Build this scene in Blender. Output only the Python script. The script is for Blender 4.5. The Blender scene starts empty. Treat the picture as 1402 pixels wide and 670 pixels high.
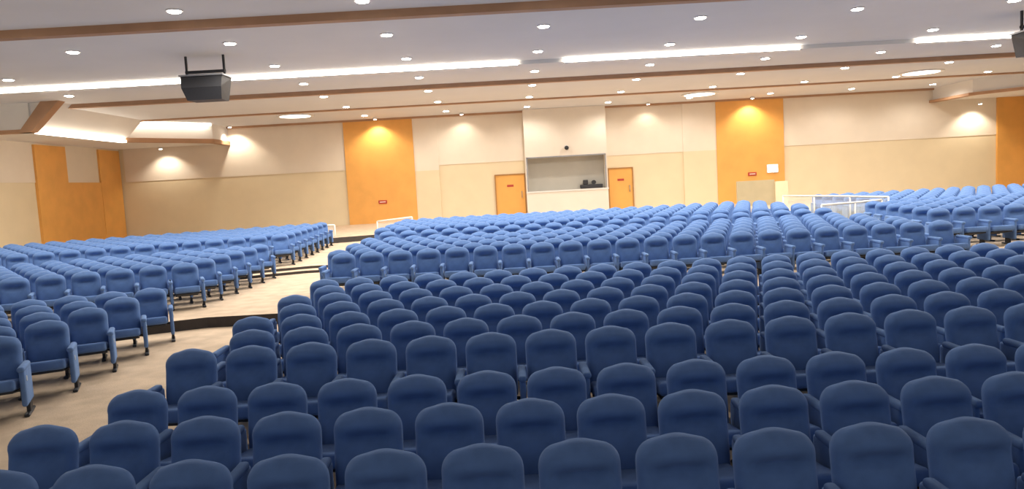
import bpy, bmesh, math, random
from mathutils import Matrix, Vector
random.seed(4)
scene = bpy.context.scene
scene.view_settings.view_transform = 'Standard'
D = bpy.data

# ---------------------------------------------------------------- materials
def mat(name, col, rough=0.7, var=0.08, scale=8.0, bump=0.0, bscale=200, emis=None, estr=0, metal=0, sheen=0, col2=None):
    m = D.materials.new(name); m.use_nodes = True
    nt = m.node_tree; b = nt.nodes['Principled BSDF']
    b.inputs['Roughness'].default_value = rough
    b.inputs['Metallic'].default_value = metal
    if sheen:
        b.inputs['Sheen Weight'].default_value = sheen
        b.inputs['Sheen Roughness'].default_value = 0.4
        b.inputs['Sheen Tint'].default_value = (.6, .75, 1, 1)
        b.inputs['Specular IOR Level'].default_value = .2
    tc = nt.nodes.new('ShaderNodeTexCoord')
    n = nt.nodes.new('ShaderNodeTexNoise'); n.inputs['Scale'].default_value = scale
    n.inputs['Detail'].default_value = 5
    nt.links.new(tc.outputs['Object'], n.inputs['Vector'])
    r = nt.nodes.new('ShaderNodeValToRGB')
    c2 = col2 if col2 else [min(1, c*(1+var)) for c in col]
    c1 = [c*(1-var) for c in col]
    r.color_ramp.elements[0].position = 0.35; r.color_ramp.elements[1].position = 0.65
    r.color_ramp.elements[0].color = (*c1, 1); r.color_ramp.elements[1].color = (*c2, 1)
    nt.links.new(n.outputs['Fac'], r.inputs['Fac'])
    nt.links.new(r.outputs['Color'], b.inputs['Base Color'])
    if bump:
        n2 = nt.nodes.new('ShaderNodeTexNoise'); n2.inputs['Scale'].default_value = bscale
        nt.links.new(tc.outputs['Object'], n2.inputs['Vector'])
        bp = nt.nodes.new('ShaderNodeBump'); bp.inputs['Strength'].default_value = bump
        bp.inputs['Distance'].default_value = 0.01
        nt.links.new(n2.outputs['Fac'], bp.inputs['Height'])
        nt.links.new(bp.outputs['Normal'], b.inputs['Normal'])
    if emis:
        b.inputs['Emission Color'].default_value = (*emis, 1)
        b.inputs['Emission Strength'].default_value = estr
    return m

M_fab = mat('blue_fabric', (0.112, 0.208, 0.445), 0.9, 0.10, 6, 0.25, 350, sheen=0.22)
M_fab2 = mat('blue_fabric_side', (0.135, 0.24, 0.48), 0.9, 0.08, 6, 0.2, 350, sheen=0.18)
M_blk = mat('black_plastic', (0.02, 0.022, 0.028), 0.5, 0.1)
M_met = mat('grey_metal', (0.35, 0.36, 0.38), 0.4, 0.05, metal=0.6)
M_tag = mat('seat_badge', (0.38, 0.45, 0.52), 0.5, 0.03)
M_carpet = mat('beige_carpet', (0.56, 0.435, 0.31), 0.95, 0.12, 3, 0.4, 60)
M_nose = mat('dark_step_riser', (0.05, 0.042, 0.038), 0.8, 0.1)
M_cu = mat('cream_upper_wall', (0.79, 0.71, 0.60), 0.75, 0.02, 1.2)
M_cl = mat('cream_lower_wall', (0.76, 0.65, 0.45), 0.75, 0.02, 1.2)
M_or = mat('orange_wood_panel', (0.79, 0.40, 0.10), 0.55, 0.05, 1.5)
M_door = mat('orange_door', (0.78, 0.41, 0.10), 0.5, 0.04, 1.5)
M_dk = mat('door_frame_brown', (0.40, 0.20, 0.06), 0.5, 0.05)
M_ceil = mat('ceiling_paint_fill_glow', (0.54, 0.52, 0.50), 0.8, 0.02, 0.7, emis=(1, .95, .90), estr=.085)  # faint emission added as room fill, stands in for bounce light; not a lamp
M_ceil2 = mat('ceiling_white_fill_glow', (0.68, 0.64, 0.58), 0.8, 0.02, 0.7, emis=(1, .94, .86), estr=.05)  # soffits also given a weak glow in place of bounced light
M_br = mat('brown_trim', (0.42, 0.24, 0.135), 0.6, 0.06, 2)
M_led = mat('led_cove', (1, 0.95, 0.85), 0.5, 0.0, emis=(1.0, 0.92, 0.80), estr=10.0)
M_lamp = mat('lamp_lens', (1, 1, 1), 0.5, 0.0, emis=(1.0, 0.93, 0.82), estr=28.0)
M_pan = mat('lamp_diffuser', (1, 1, 1), 0.5, 0.0, emis=(1.0, 0.93, 0.82), estr=3.5)
M_ring = mat('lamp_ring', (0.75, 0.74, 0.72), 0.4, 0.02)
M_booth = mat('booth_white', (0.76, 0.70, 0.61), 0.7, 0.02, 1.5)
M_int = mat('booth_interior', (0.42, 0.41, 0.37), 0.8, 0.03, 1.5)
M_sign = mat('red_sign', (0.45, 0.05, 0.03), 0.5, 0.05)
M_rail = mat('white_rail', (0.80, 0.76, 0.68), 0.4, 0.03)
M_glass = mat('rail_panel', (0.46, 0.40, 0.26), 0.35, 0.04, 2)
M_clear = mat('clear_glass_panel', (0.8, 0.84, 0.82), 0.1, 0.01, 2)
M_clear.node_tree.nodes['Principled BSDF'].inputs['Alpha'].default_value = .18
M_spk = mat('speaker_grille', (0.022, 0.023, 0.027), 0.6, 0.1, 30)

# ---------------------------------------------------------------- helpers
class MB:
    def __init__(s): s.bm = bmesh.new(); s.mats = []
    def mi(s, m):
        if m not in s.mats: s.mats.append(m)
        return s.mats.index(m)
    def box(s, x0, x1, y0, y1, z0, z1, m, bev=0, seg=2, mtx=None, smooth=False):
        r = bmesh.ops.create_cube(s.bm, size=1)
        vs = r['verts']
        for v in vs:
            v.co = Vector(((x0+x1)/2+v.co.x*(x1-x0), (y0+y1)/2+v.co.y*(y1-y0), (z0+z1)/2+v.co.z*(z1-z0)))
            if mtx: v.co = mtx @ v.co
        fs = set(f for v in vs for f in v.link_faces)
        k = s.mi(m)
        for f in fs: f.material_index = k; f.smooth = smooth
        if bev:
            es = list(set(e for f in fs for e in f.edges))
            r2 = bmesh.ops.bevel(s.bm, geom=es, offset=bev, segments=seg, affect='EDGES', profile=0.5)
            for f in r2['faces']: f.material_index = k; f.smooth = smooth
    def cyl(s, c, r, h, m, seg=20, axis='Z', r2=None, smooth=True):
        q = bmesh.ops.create_cone(s.bm, cap_ends=True, segments=seg, radius1=r, radius2=r if r2 is None else r2, depth=h)
        rot = {'Z': Matrix.Identity(4), 'X': Matrix.Rotation(math.pi/2, 4, 'Y'), 'Y': Matrix.Rotation(math.pi/2, 4, 'X')}[axis]
        k = s.mi(m)
        for v in q['verts']: v.co = (rot @ v.co) + Vector(c)
        for f in set(f for v in q['verts'] for f in v.link_faces):
            f.material_index = k; f.smooth = smooth and len(f.verts) == 4
    def tube(s, a, b, r, m, seg=10):
        a = Vector(a); b = Vector(b); d = b-a
        q = bmesh.ops.create_cone(s.bm, cap_ends=True, segments=seg, radius1=r, radius2=r, depth=d.length)
        rot = d.to_track_quat('Z', 'Y').to_matrix().to_4x4(); k = s.mi(m)
        for v in q['verts']: v.co = (rot @ v.co) + (a+b)/2
        for f in set(f for v in q['verts'] for f in v.link_faces):
            f.material_index = k; f.smooth = len(f.verts) == 4
    def prism(s, pts, z0, z1, mt, ms, mbot=None):
        n = len(pts)
        lo = [s.bm.verts.new((p[0], p[1], z0)) for p in pts]
        hi = [s.bm.verts.new((p[0], p[1], z1)) for p in pts]
        f = s.bm.faces.new(hi); f.material_index = s.mi(mt)
        f = s.bm.faces.new(lo[::-1]); f.material_index = s.mi(mbot or mt)
        for i in range(n):
            j = (i+1) % n
            f = s.bm.faces.new((lo[i], lo[j], hi[j], hi[i])); f.material_index = s.mi(ms)
    def prismY(s, xz, y0, y1, m):
        a = [s.bm.verts.new((p[0], y0, p[1])) for p in xz]
        c = [s.bm.verts.new((p[0], y1, p[1])) for p in xz]
        k = s.mi(m); n = len(xz)
        fs = [s.bm.faces.new(a), s.bm.faces.new(c[::-1])]
        for i in range(n):
            j = (i+1) % n; fs.append(s.bm.faces.new((a[i], c[i], c[j], a[j])))
        for f in fs: f.material_index = k
    def mesh(s, name):
        me = D.meshes.new(name)
        bmesh.ops.recalc_face_normals(s.bm, faces=s.bm.faces)
        s.bm.to_mesh(me); s.bm.free()
        for m in s.mats: me.materials.append(m)
        return me
    def obj(s, name, loc=(0, 0, 0)):
        o = D.objects.new(name, s.mesh(name)); o.location = loc
        scene.collection.objects.link(o); return o

# ---------------------------------------------------------------- seat
def seat_mesh(name, both):
    b = MB(); bm = b.bm; k = b.mi(M_fab)
    nc = 14
    S = [math.sin(math.pi/2*(-1+2*i/nc)) for i in range(nc+1)]
    T = [0, .03, .08, .16, .26, .36, .46, .54, .60, .65, .70, .75, .80, .85, .89, .925, .955, .98, 1.0]
    H0, HH = 0.27, 0.585
    def pt(s, t, side):
        w = 0.236 + 0.006*math.sin(min(1, t/0.75)*math.pi/2)
        if t > .79:
            q = (t-.79)/.21; w = w-.118+.118*math.sqrt(max(0, 1-q*q))
        if t < .06: w -= .02*(1-t/.06)**2
        e = math.sqrt(max(0, 1-abs(s)**3.5))
        et = 1.0
        if t > .86: et = math.sqrt(max(0, 1-((t-.86)/.14)**2))
        if t < .06: et = math.sqrt(max(0, 1-((.06-t)/.06)**2))
        z = H0+HH*t+.026*math.cos(s*math.pi/2)*t**5
        lean = (z-.35)*.17
        if side == 0:
            y = -(.085*e*et)
            y -= (.040*math.exp(-((t-.86)/.08)**2)*e*et)
            y += .066*math.exp(-((t-.70)/.06)**2)*math.exp(-(s/.58)**4)
            y -= .022*math.exp(-((t-.35)/.2)**2)*e
            y -= .016*math.exp(-((abs(s)-.82)/.12)**2)*et*(1 if t < .85 else .4)
        else:
            y = .035*e*et
        return (w*s, y+lean, z)
    F = {}
    for side in (0, 1):
        for j, t in enumerate(T):
            for i, s in enumerate(S):
                edge = i in (0, nc) or j in (0, len(T)-1)
                if edge and side == 1: F[1, i, j] = F[0, i, j]; continue
                p = pt(s, t, side)
                if edge:
                    p2 = pt(s, t, 1); p = (p[0], p2[1], p[2])
                F[side, i, j] = bm.verts.new(p)
    for side in (0, 1):
        for j in range(len(T)-1):
            for i in range(nc):
                vs = [F[side, i, j], F[side, i+1, j], F[side, i+1, j+1], F[side, i, j+1]]
                if side: vs = vs[::-1]
                f = bm.faces.new(vs); f.smooth = True; f.material_index = k
    rot = Matrix.Translation((0, -.05, .36)) @ Matrix.Rotation(-math.radians(9), 4, 'X') @ Matrix.Translation((0, .05, -.36))
    b.box(-.225, .225, -.50, -.04, .27, .39, M_fab, .035, 3, rot, True)
    b.box(-.20, .20, -.44, -.08, .242, .272, M_blk, .008, 1, rot)
    b.box(-.2, .2, .0, .03, .22, .30, M_blk, .005, 1)
    for sx in ([1, -1] if both else [1]):
        x = sx*.285
        b.box(x-.028, x+.028, -.42, .03, .13, .535, M_fab2, .024, 3, None, True)
        b.box(x-.038, x+.038, -.46, -.02, .52, .58, M_fab2, .026, 3, None, True)
        b.box(x-.020, x+.020, -.22, -.06, .02, .15, M_blk, .006, 1)
        b.box(x-.028, x+.028, -.36, .06, .0, .032, M_blk, .01, 1)
        b.cyl((x+sx*.029, -.32, .43), .032, .008, M_tag, 16, 'X')
        b.tube((x-sx*.02, -.08, .27), (sx*.18, -.05, .28), .018, M_blk)
    return b.mesh(name)
SEAT = seat_mesh('auditorium_seat', False)
SEATE = seat_mesh('auditorium_seat_end', True)
P = 0.57
def seat(x, y, z, ang=0, end=False):
    o = D.objects.new('auditorium_seat', SEATE if end else SEAT)
    o.location = (x, y, z); o.rotation_euler = (0, 0, ang+random.uniform(-.012, .012))
    scene.collection.objects.link(o)

# floor levels
LV = [(-9, 0.0), (6.22, .11), (12.9, .30), (19.25, .37), (19.75, .44), (28.6, .65)]
def zl(y):
    z = 0
    for a, b in LV:
        if y > a: z = b
    return z
TH = math.radians(23); XL = -5.5
def row(y, x0, x1, phase, z):
    k = math.ceil((x0-phase)/P); first = True
    while phase+k*P <= x1:
        seat(phase+k*P, y, z, 0, first); first = False; k += 1
row(4.10, -3.6, 4.4, -.245, 0)
row(4.95, -3.4, 5.0, .06, 0)
row(5.78, -3.15, 5.6, -.27, 0)
for i, y in enumerate([6.78, 7.62, 8.46, 9.30, 10.14, 10.98, 11.82]):
    row(y, -3.2, min(.74*y+1, 9.3), -.255 if i % 2 == 0 else .03, zl(y-.5))
ys = [14.5+.85*i for i in range(14)]
for i, y in enumerate(ys):
    if y > 19: y += .35
    row(y, -3.75, 8.6, -.255 if i % 2 else .03, zl(y-.45))
def fan(y0, y1, n, xa, xb):
    for i in range(n):
        ye = y0+(y1-y0)*i/(n-1)
        xe = xa+(xb-xa)*i/(n-1)
        z = zl(ye-.4)
        for j in range(40):
            x = xe-math.cos(TH)*P*j; y = ye-math.sin(TH)*P*j
            if x < -19.3 or x < -.78*y-1.2: break
            seat(x, y, z, TH+.05, True if j == 0 else False)
fan(8.1, 11.95, 5, -5.86, -6.0)
fan(14.3, 18.6, 6, -6.45, -6.45)
fan(20.5, 27.0, 8, -6.5, -7.0)
for i in range(14):
    y = 16.2+.88*i
    x = 9.5+(y-16)*.17 if y < 21 else 11.7
    first = True
    while x < min(.74*y+1.5, 25):
        seat(x, y, .44, -math.radians(4), first); first = False; x += P

# ---------------------------------------------------------------- floor
b = MB()
XR = 27.0; XLW = -20.2
prev = -.4
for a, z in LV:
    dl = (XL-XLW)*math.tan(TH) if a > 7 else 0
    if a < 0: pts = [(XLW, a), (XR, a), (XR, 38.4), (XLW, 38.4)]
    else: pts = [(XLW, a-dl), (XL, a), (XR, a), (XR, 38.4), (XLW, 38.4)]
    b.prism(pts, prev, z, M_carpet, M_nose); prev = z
b.prism([(8.95, 15.4), (XR, 15.4), (XR, 28.6), (9.6, 28.6), (9.6, 21)], .1, .44, M_carpet, M_cl)
b.obj('floor')

# ---------------------------------------------------------------- walls
YB = 38.3; ZT = 6.05; ZS = 3.5
b = MB()
b.box(XLW-.2, XR, YB, YB+.2, 0, 7, M_cl)
b.obj('wall_back')
def trim(n, *a):
    b = MB(); b.box(*a); b.obj('trim_%d' % n)
tn = 10
for x0, x1 in ((-19.9, -8.4), (-3.57, .9), (5.1, 9.16), (14.4, 25.5)):
    trim(tn, x0, x1, YB-.03, YB, ZS, ZT, M_cu); tn += 1
for x0, x1 in [(-8.4, -4.83), (10.9, 14.4), (25.5, 26.98)]:
    trim(tn, x0, x1, YB-.12, YB, .65, ZT, M_or); tn += 1
for x0, x1, zs in ((-4.83, -3.57, ZS-.25), (9.16, 10.9, ZS)):
    trim(tn, x0, x1, YB-.085, YB, .65, zs, M_cl); tn += 1
    trim(tn, x0, x1, YB-.08, YB, zs, ZT, M_cu); tn += 1
b = MB()
b.box(XLW-.2, XLW, 4, YB, 0, ZS, M_cl)
b.box(XLW-.2, XLW+.03, 4, YB, ZS, 7, M_cu)
b.box(XLW, XLW+.12, 31.4, 33.6, .3, 5.12, M_or)
b.box(XLW, XLW+.12, 36.3, 38.2, .3, 5.12, M_or)
b.box(XLW, XLW+.10, 33.6, 36.3, .3, ZS, M_or)
b.obj('wall_left')
b = MB()
b.box(XR, XR+.2, 8, YB+.2, 0, 7, M_cl)
b.obj('wall_right')

b = MB()
y0 = YB-.7
b.box(.9, 5.1, y0, YB-.04, 3.6, ZT, M_booth)
b.box(.9, 5.1, y0, YB-.04, .65, 1.85, M_booth)
b.box(.9, 1.0, y0, YB-.04, 1.85, 3.6, M_booth)
b.box(5.0, 5.1, y0, YB-.04, 1.85, 3.6, M_booth)
b.box(1.0, 5.0, YB-.1, YB-.04, 1.85, 3.6, M_int)
b.box(.88, 5.12, y0-.04, y0, 1.80, 1.87, M_ring)
for q in ((.96, 1.02, 1.87, 3.62), (4.98, 5.04, 1.87, 3.62), (.96, 5.04, 3.56, 3.62)):
    b.box(q[0], q[1], y0-.03, y0, q[2], q[3], M_met)
b.obj('control_booth')
b = MB()
b.box(3.7, 4.85, y0+.15, y0+.5, 1.87, 2.08, M_blk, .03, 2)
b.box(3.85, 4.1, y0+.2, y0+.45, 2.08, 2.32, M_blk, .03, 2)
b.cyl((4.4, y0+.3, 2.18), .11, .22, M_blk, 16, 'Y')
b.obj('projector')
b = MB()
b.cyl((3.05, y0-.03, 4.02), .12, .05, M_ring, 20, 'Y')
q = bmesh.ops.create_uvsphere(b.bm, u_segments=16, v_segments=10, radius=.11)
for v in q['verts']: v.co += Vector((3.05, y0-.12, 4.0))
for f in set(f for v in q['verts'] for f in v.link_faces): f.material_index = b.mi(M_blk)
b.obj('dome_camera')

def door(x0, x1, zt, n):
    b = MB(); y = YB-.002
    b.box(x0, x1, y-.06, y-.0, .65, zt, M_door)
    b.box(x0-.06, x0, y-.1, y, .65, zt+.06, M_dk)
    b.box(x1, x1+.06, y-.1, y, .65, zt+.06, M_dk)
    b.box(x0, x1, y-.1, y, zt, zt+.06, M_dk)
    b.tube((x1-.15, y-.12, 1.6), (x1-.15, y-.12, 1.9), .02, M_met)
    b.box(x1-.17, x1-.13, y-.12, y-.05, 1.58, 1.62, M_met); b.box(x1-.17, x1-.13, y-.12, y-.05, 1.88, 1.92, M_met)
    b.box((x0+x1)/2-.17, (x0+x1)/2+.17, y-.075, y-.05, 2.17, 2.28, M_sign)
    b.obj('door_%d' % n)
door(-.66, .82, 2.78, 1); door(5.25, 6.45, 2.80, 2)
for x, z in ((-6.6, 1.75), (12.7, 2.15)):
    b = MB(); b.box(x-.22, x+.22, YB-.17, YB-.12, z-.09, z+.09, M_sign, .01, 1); b.box(x-.15, x+.15, YB-.175, YB-.165, z-.02, z+.02, M_rail)
    b.obj('exit_sign')
b = MB(); b.box(13.45, 14.05, YB-.2, YB-.12, 2.15, 2.6, M_ring, .03, 2); b.box(13.5, 14.0, YB-.21, YB-.19, 2.2, 2.55, M_led)
b.obj('wall_lamp')

# ---------------------------------------------------------------- ceiling
PR = [(-4, 16.8, 6.40), (16.8, 24.0, 6.30), (24.0, 27.6, 6.18), (27.6, 38.5, 6.06)]
def zc(y):
    for a, c, z in PR:
        if a <= y < c: return z
b = MB()
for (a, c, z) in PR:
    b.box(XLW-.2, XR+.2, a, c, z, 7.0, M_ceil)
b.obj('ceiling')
def beam(n, y, zb, zt, m=M_br):
    b = MB(); b.box(XLW, XR, y-.10, y+.16, zb, zt, m); b.obj('trim_%d' % n)
beam(1, 16.8, 6.22, 6.42)
beam(2, 27.6, 6.03, 6.2)
beam(3, 33.0, 6.0, 6.08)
b = MB(); b.box(-14.5, 22.2, YB-.16, YB-.0, 5.96, 6.08, M_br); b.obj('trim_4')
for x0, x1 in ((-20, .5), (2.0, 9.6), (13.4, 17.2)):
    b = MB(); b.box(x0, x1, 23.90, 24.0, 6.14, 6.26, M_led)
    b.box(x0-.03, x1+.03, 23.87, 24.02, 6.11, 6.145, M_ring); b.obj('cove_light')

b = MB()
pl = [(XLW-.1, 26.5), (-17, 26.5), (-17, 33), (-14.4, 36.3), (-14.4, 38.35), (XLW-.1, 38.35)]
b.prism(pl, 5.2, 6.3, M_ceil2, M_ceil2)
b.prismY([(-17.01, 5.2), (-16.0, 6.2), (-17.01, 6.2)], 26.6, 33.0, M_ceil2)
b.prismY([(-17.35, 5.12), (-16.9, 5.12), (-15.8, 6.18), (-16.45, 6.18)], 26.35, 26.75, M_br)
b.prism([(XLW-.1, 26.4), (-16.95, 26.4), (-16.95, 26.75), (XLW-.1, 26.75)], 5.12, 5.24, M_br, M_br)
b.prism([(-17.1, 33), (-16.9, 32.9), (-14.3, 36.2), (-14.3, 38.35), (-14.6, 38.35), (-14.6, 36.4)], 5.12, 5.32, M_br, M_br)
b.obj('ceiling_soffit_left')
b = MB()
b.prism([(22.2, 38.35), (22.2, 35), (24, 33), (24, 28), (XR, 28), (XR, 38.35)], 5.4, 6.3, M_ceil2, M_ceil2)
b.prism([(22.0, 38.35), (22.0, 35), (23.9, 32.9), (23.9, 27.9), (XR, 27.9), (XR, 28.1), (24.2, 28.1), (24.2, 33.1), (22.4, 35.1), (22.4, 38.35)], 5.32, 5.44, M_br, M_br)
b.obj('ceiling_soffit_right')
b = MB(); b.prism([(-17.05, 26.8), (-16.85, 26.8), (-16.85, 32.8), (-17.05, 32.8)], 5.10, 5.2, M_led, M_led); b.obj('cove_light')
b = MB(); b.prism([(-16.9, 33.0), (-14.4, 36.1), (-14.3, 36.0), (-16.8, 32.9)], 5.96, 6.05, M_led, M_led); b.obj('cove_light')

# ---------------------------------------------------------------- suspended speakers
def speaker(x, y):
    b = MB(); z0 = 5.45
    v = [(-.62, -.35, .30), (.62, -.35, .30), (.62, .45, .30), (-.62, .45, .30), (-.60, -.42, -.05), (.60, -.42, -.05), (.5, .4, -.42), (-.5, .4, -.42), (-.52, -.25, -.42), (.52, -.25, -.42)]
    vs = [b.bm.verts.new(p) for p in v]
    for f, m in (((0, 1, 2, 3), M_blk), ((0, 4, 5, 1), M_spk), ((4, 8, 9, 5), M_spk), ((8, 7, 6, 9), M_blk), ((3, 2, 6, 7), M_blk), ((0, 3, 7, 8, 4), M_blk), ((1, 5, 9, 6, 2), M_blk)):
        fc = b.bm.faces.new([vs[i] for i in f]); fc.material_index = b.mi(m)
    b.box(-.66, .66, -.40, .48, .30, .35, M_met)
    b.box(-.60, -.54, 0, .06, .35, .98, M_blk); b.box(.54, .60, 0, .06, .35, .98, M_blk)
    b.box(-.6, .6, -.03, .09, .44, .52, M_blk)
    o = b.obj('hanging_speaker', (x, y, z0)); o.scale = (.9, .87, .87)
speaker(-8.1, 20.3); speaker(14.75, 20.3)

# ---------------------------------------------------------------- downlights
def spot(x, y, z, e, ang=165, col=(1, .92, .82), tilt=None):
    l = D.lights.new('downlight_lamp', 'SPOT'); l.energy = e; l.spot_size = math.radians(ang); l.spot_blend = .6
    l.shadow_soft_size = .09; l.color = col
    o = D.objects.new('downlight_lamp', l); o.location = (x, y, z)
    if tilt: o.rotation_euler = tilt
    scene.collection.objects.link(o)
def downlight(x, y, z, e=360):
    b = MB(); b.cyl((0, 0, -.012), .17, .024, M_ring, 24); b.cyl((0, 0, -.025), .13, .03, M_lamp, 24)
    b.obj('downlight', (x, y, z))
    spot(x, y, z-.14, e)
for y in (11.8, 15.8, 18.85, 22.4, 25.5, 28.2, 32.0, 36.1):
    for k in range(-3, 8):
        x = 1.1+3.97*k
        if k == -3 and y > 20 or k > 5 and y < 20: continue
        if y in (28.2, 36.1) and k in (-3, 7): continue
        downlight(x, y, zc(y), 190 if y < 12 else (170 if y > 35 else (300 if y > 30 else 370)))
for y in (18.85, 22.3, 25.3): downlight(-14.8, y, zc(y))
for x, y in ((-9.8, 34.6), (9.2, 34.8), (17.5, 31.0)):
    b = MB(); b.cyl((0, 0, -.02), .85, .04, M_ring, 40); b.cyl((0, 0, -.035), .7, .03, M_pan, 40)
    b.obj('ceiling_lamp', (x, y, 6.06))
for x, col, e in ((-6.6, (1, .82, .55), 200), (12.6, (1, .82, .55), 200), (-14.0, (1, .88, .72), 200), (-17.6, (1, .88, .72), 140), (24.2, (1, .88, .72), 180), (-2.2, (1, .88, .72), 50), (7.3, (1, .88, .72), 50)):
    z = 5.9 if -14.2 < x < 22 else 5.0
    b = MB(); b.cyl((0, 0, 0), .10, .10, M_ring, 20); b.cyl((0, 0, -.045), .08, .02, M_lamp, 20); b.obj('wall_washer', (x, YB-.75, z+.11))
    spot(x, YB-.75, z-.05, e, 120, col, (math.radians(16), 0, 0))

# ---------------------------------------------------------------- railings
def railing(pts, h, panel=None, name='railing', mid=True):
    b = MB()
    for (x, y, z) in pts:
        b.tube((x, y, z), (x, y, z+h), .025, M_rail)
    for a, c in zip(pts, pts[1:]):
        b.tube((a[0], a[1], a[2]+h), (c[0], c[1], c[2]+h), .03, M_rail)
        if mid: b.tube((a[0], a[1], a[2]+h*.5), (c[0], c[1], c[2]+h*.5), .018, M_rail)
        if panel:
            av, cv = Vector(a), Vector(c); n = (cv-av).cross(Vector((0, 0, 1))).normalized()*.01
            vs = [b.bm.verts.new(q) for q in (av+n, cv+n, cv+n+Vector((0,0,h)), av+n+Vector((0,0,h)), av-n, cv-n, cv-n+Vector((0,0,h)), av-n+Vector((0,0,h)))]
            for q in ((0,1,2,3),(7,6,5,4),(0,4,5,1),(3,2,6,7),(0,3,7,4),(1,5,6,2)):
                fc = b.bm.faces.new([vs[i] for i in q]); fc.material_index = b.mi(panel)
    b.obj(name)
railing([(11.2, 21.6, .44), (10.9, 23.4, .44), (10.5, 25.2, .44), (10.1, 27, .44)], .92, M_clear, mid=False)
railing([(9.3, 21.8, .44), (10.3, 21.8, .46), (11.1, 21.8, .5)], .78, M_clear, mid=False)
railing([(-7.5, 28.2, .44), (-6.8, 28.2, .44)], .70, M_clear, mid=False)
railing([(-5.3, 29, .65), (-3.9, 29, .75)], .5, M_clear, mid=False)
b = MB(); b.box(10.9, 12.7, 35, 35.12, .65, 1.85, M_glass); b.box(12.7, 13.3, 34.9, 35.3, .65, 1.75, M_cl); b.obj('entrance_screen')

# ---------------------------------------------------------------- world + camera
CAMZ = 2.4; p = math.radians(4.86); ph = math.radians(3.15)
w = D.worlds.new('World'); scene.world = w; w.use_nodes = True
w.node_tree.nodes['Background'].inputs['Color'].default_value = (.88, .92, 1, 1)
w.node_tree.nodes['Background'].inputs['Strength'].default_value = .40
cam = D.cameras.new('camera'); co = D.objects.new('camera', cam); scene.collection.objects.link(co)
cam.sensor_width = 36; cam.lens = 36*1000/1402
co.matrix_world = Matrix.Translation((0, 0, CAMZ)) @ Matrix.Rotation(math.pi/2-p, 4, 'X') @ Matrix.Rotation(-ph, 4, 'Z')
scene.camera = co
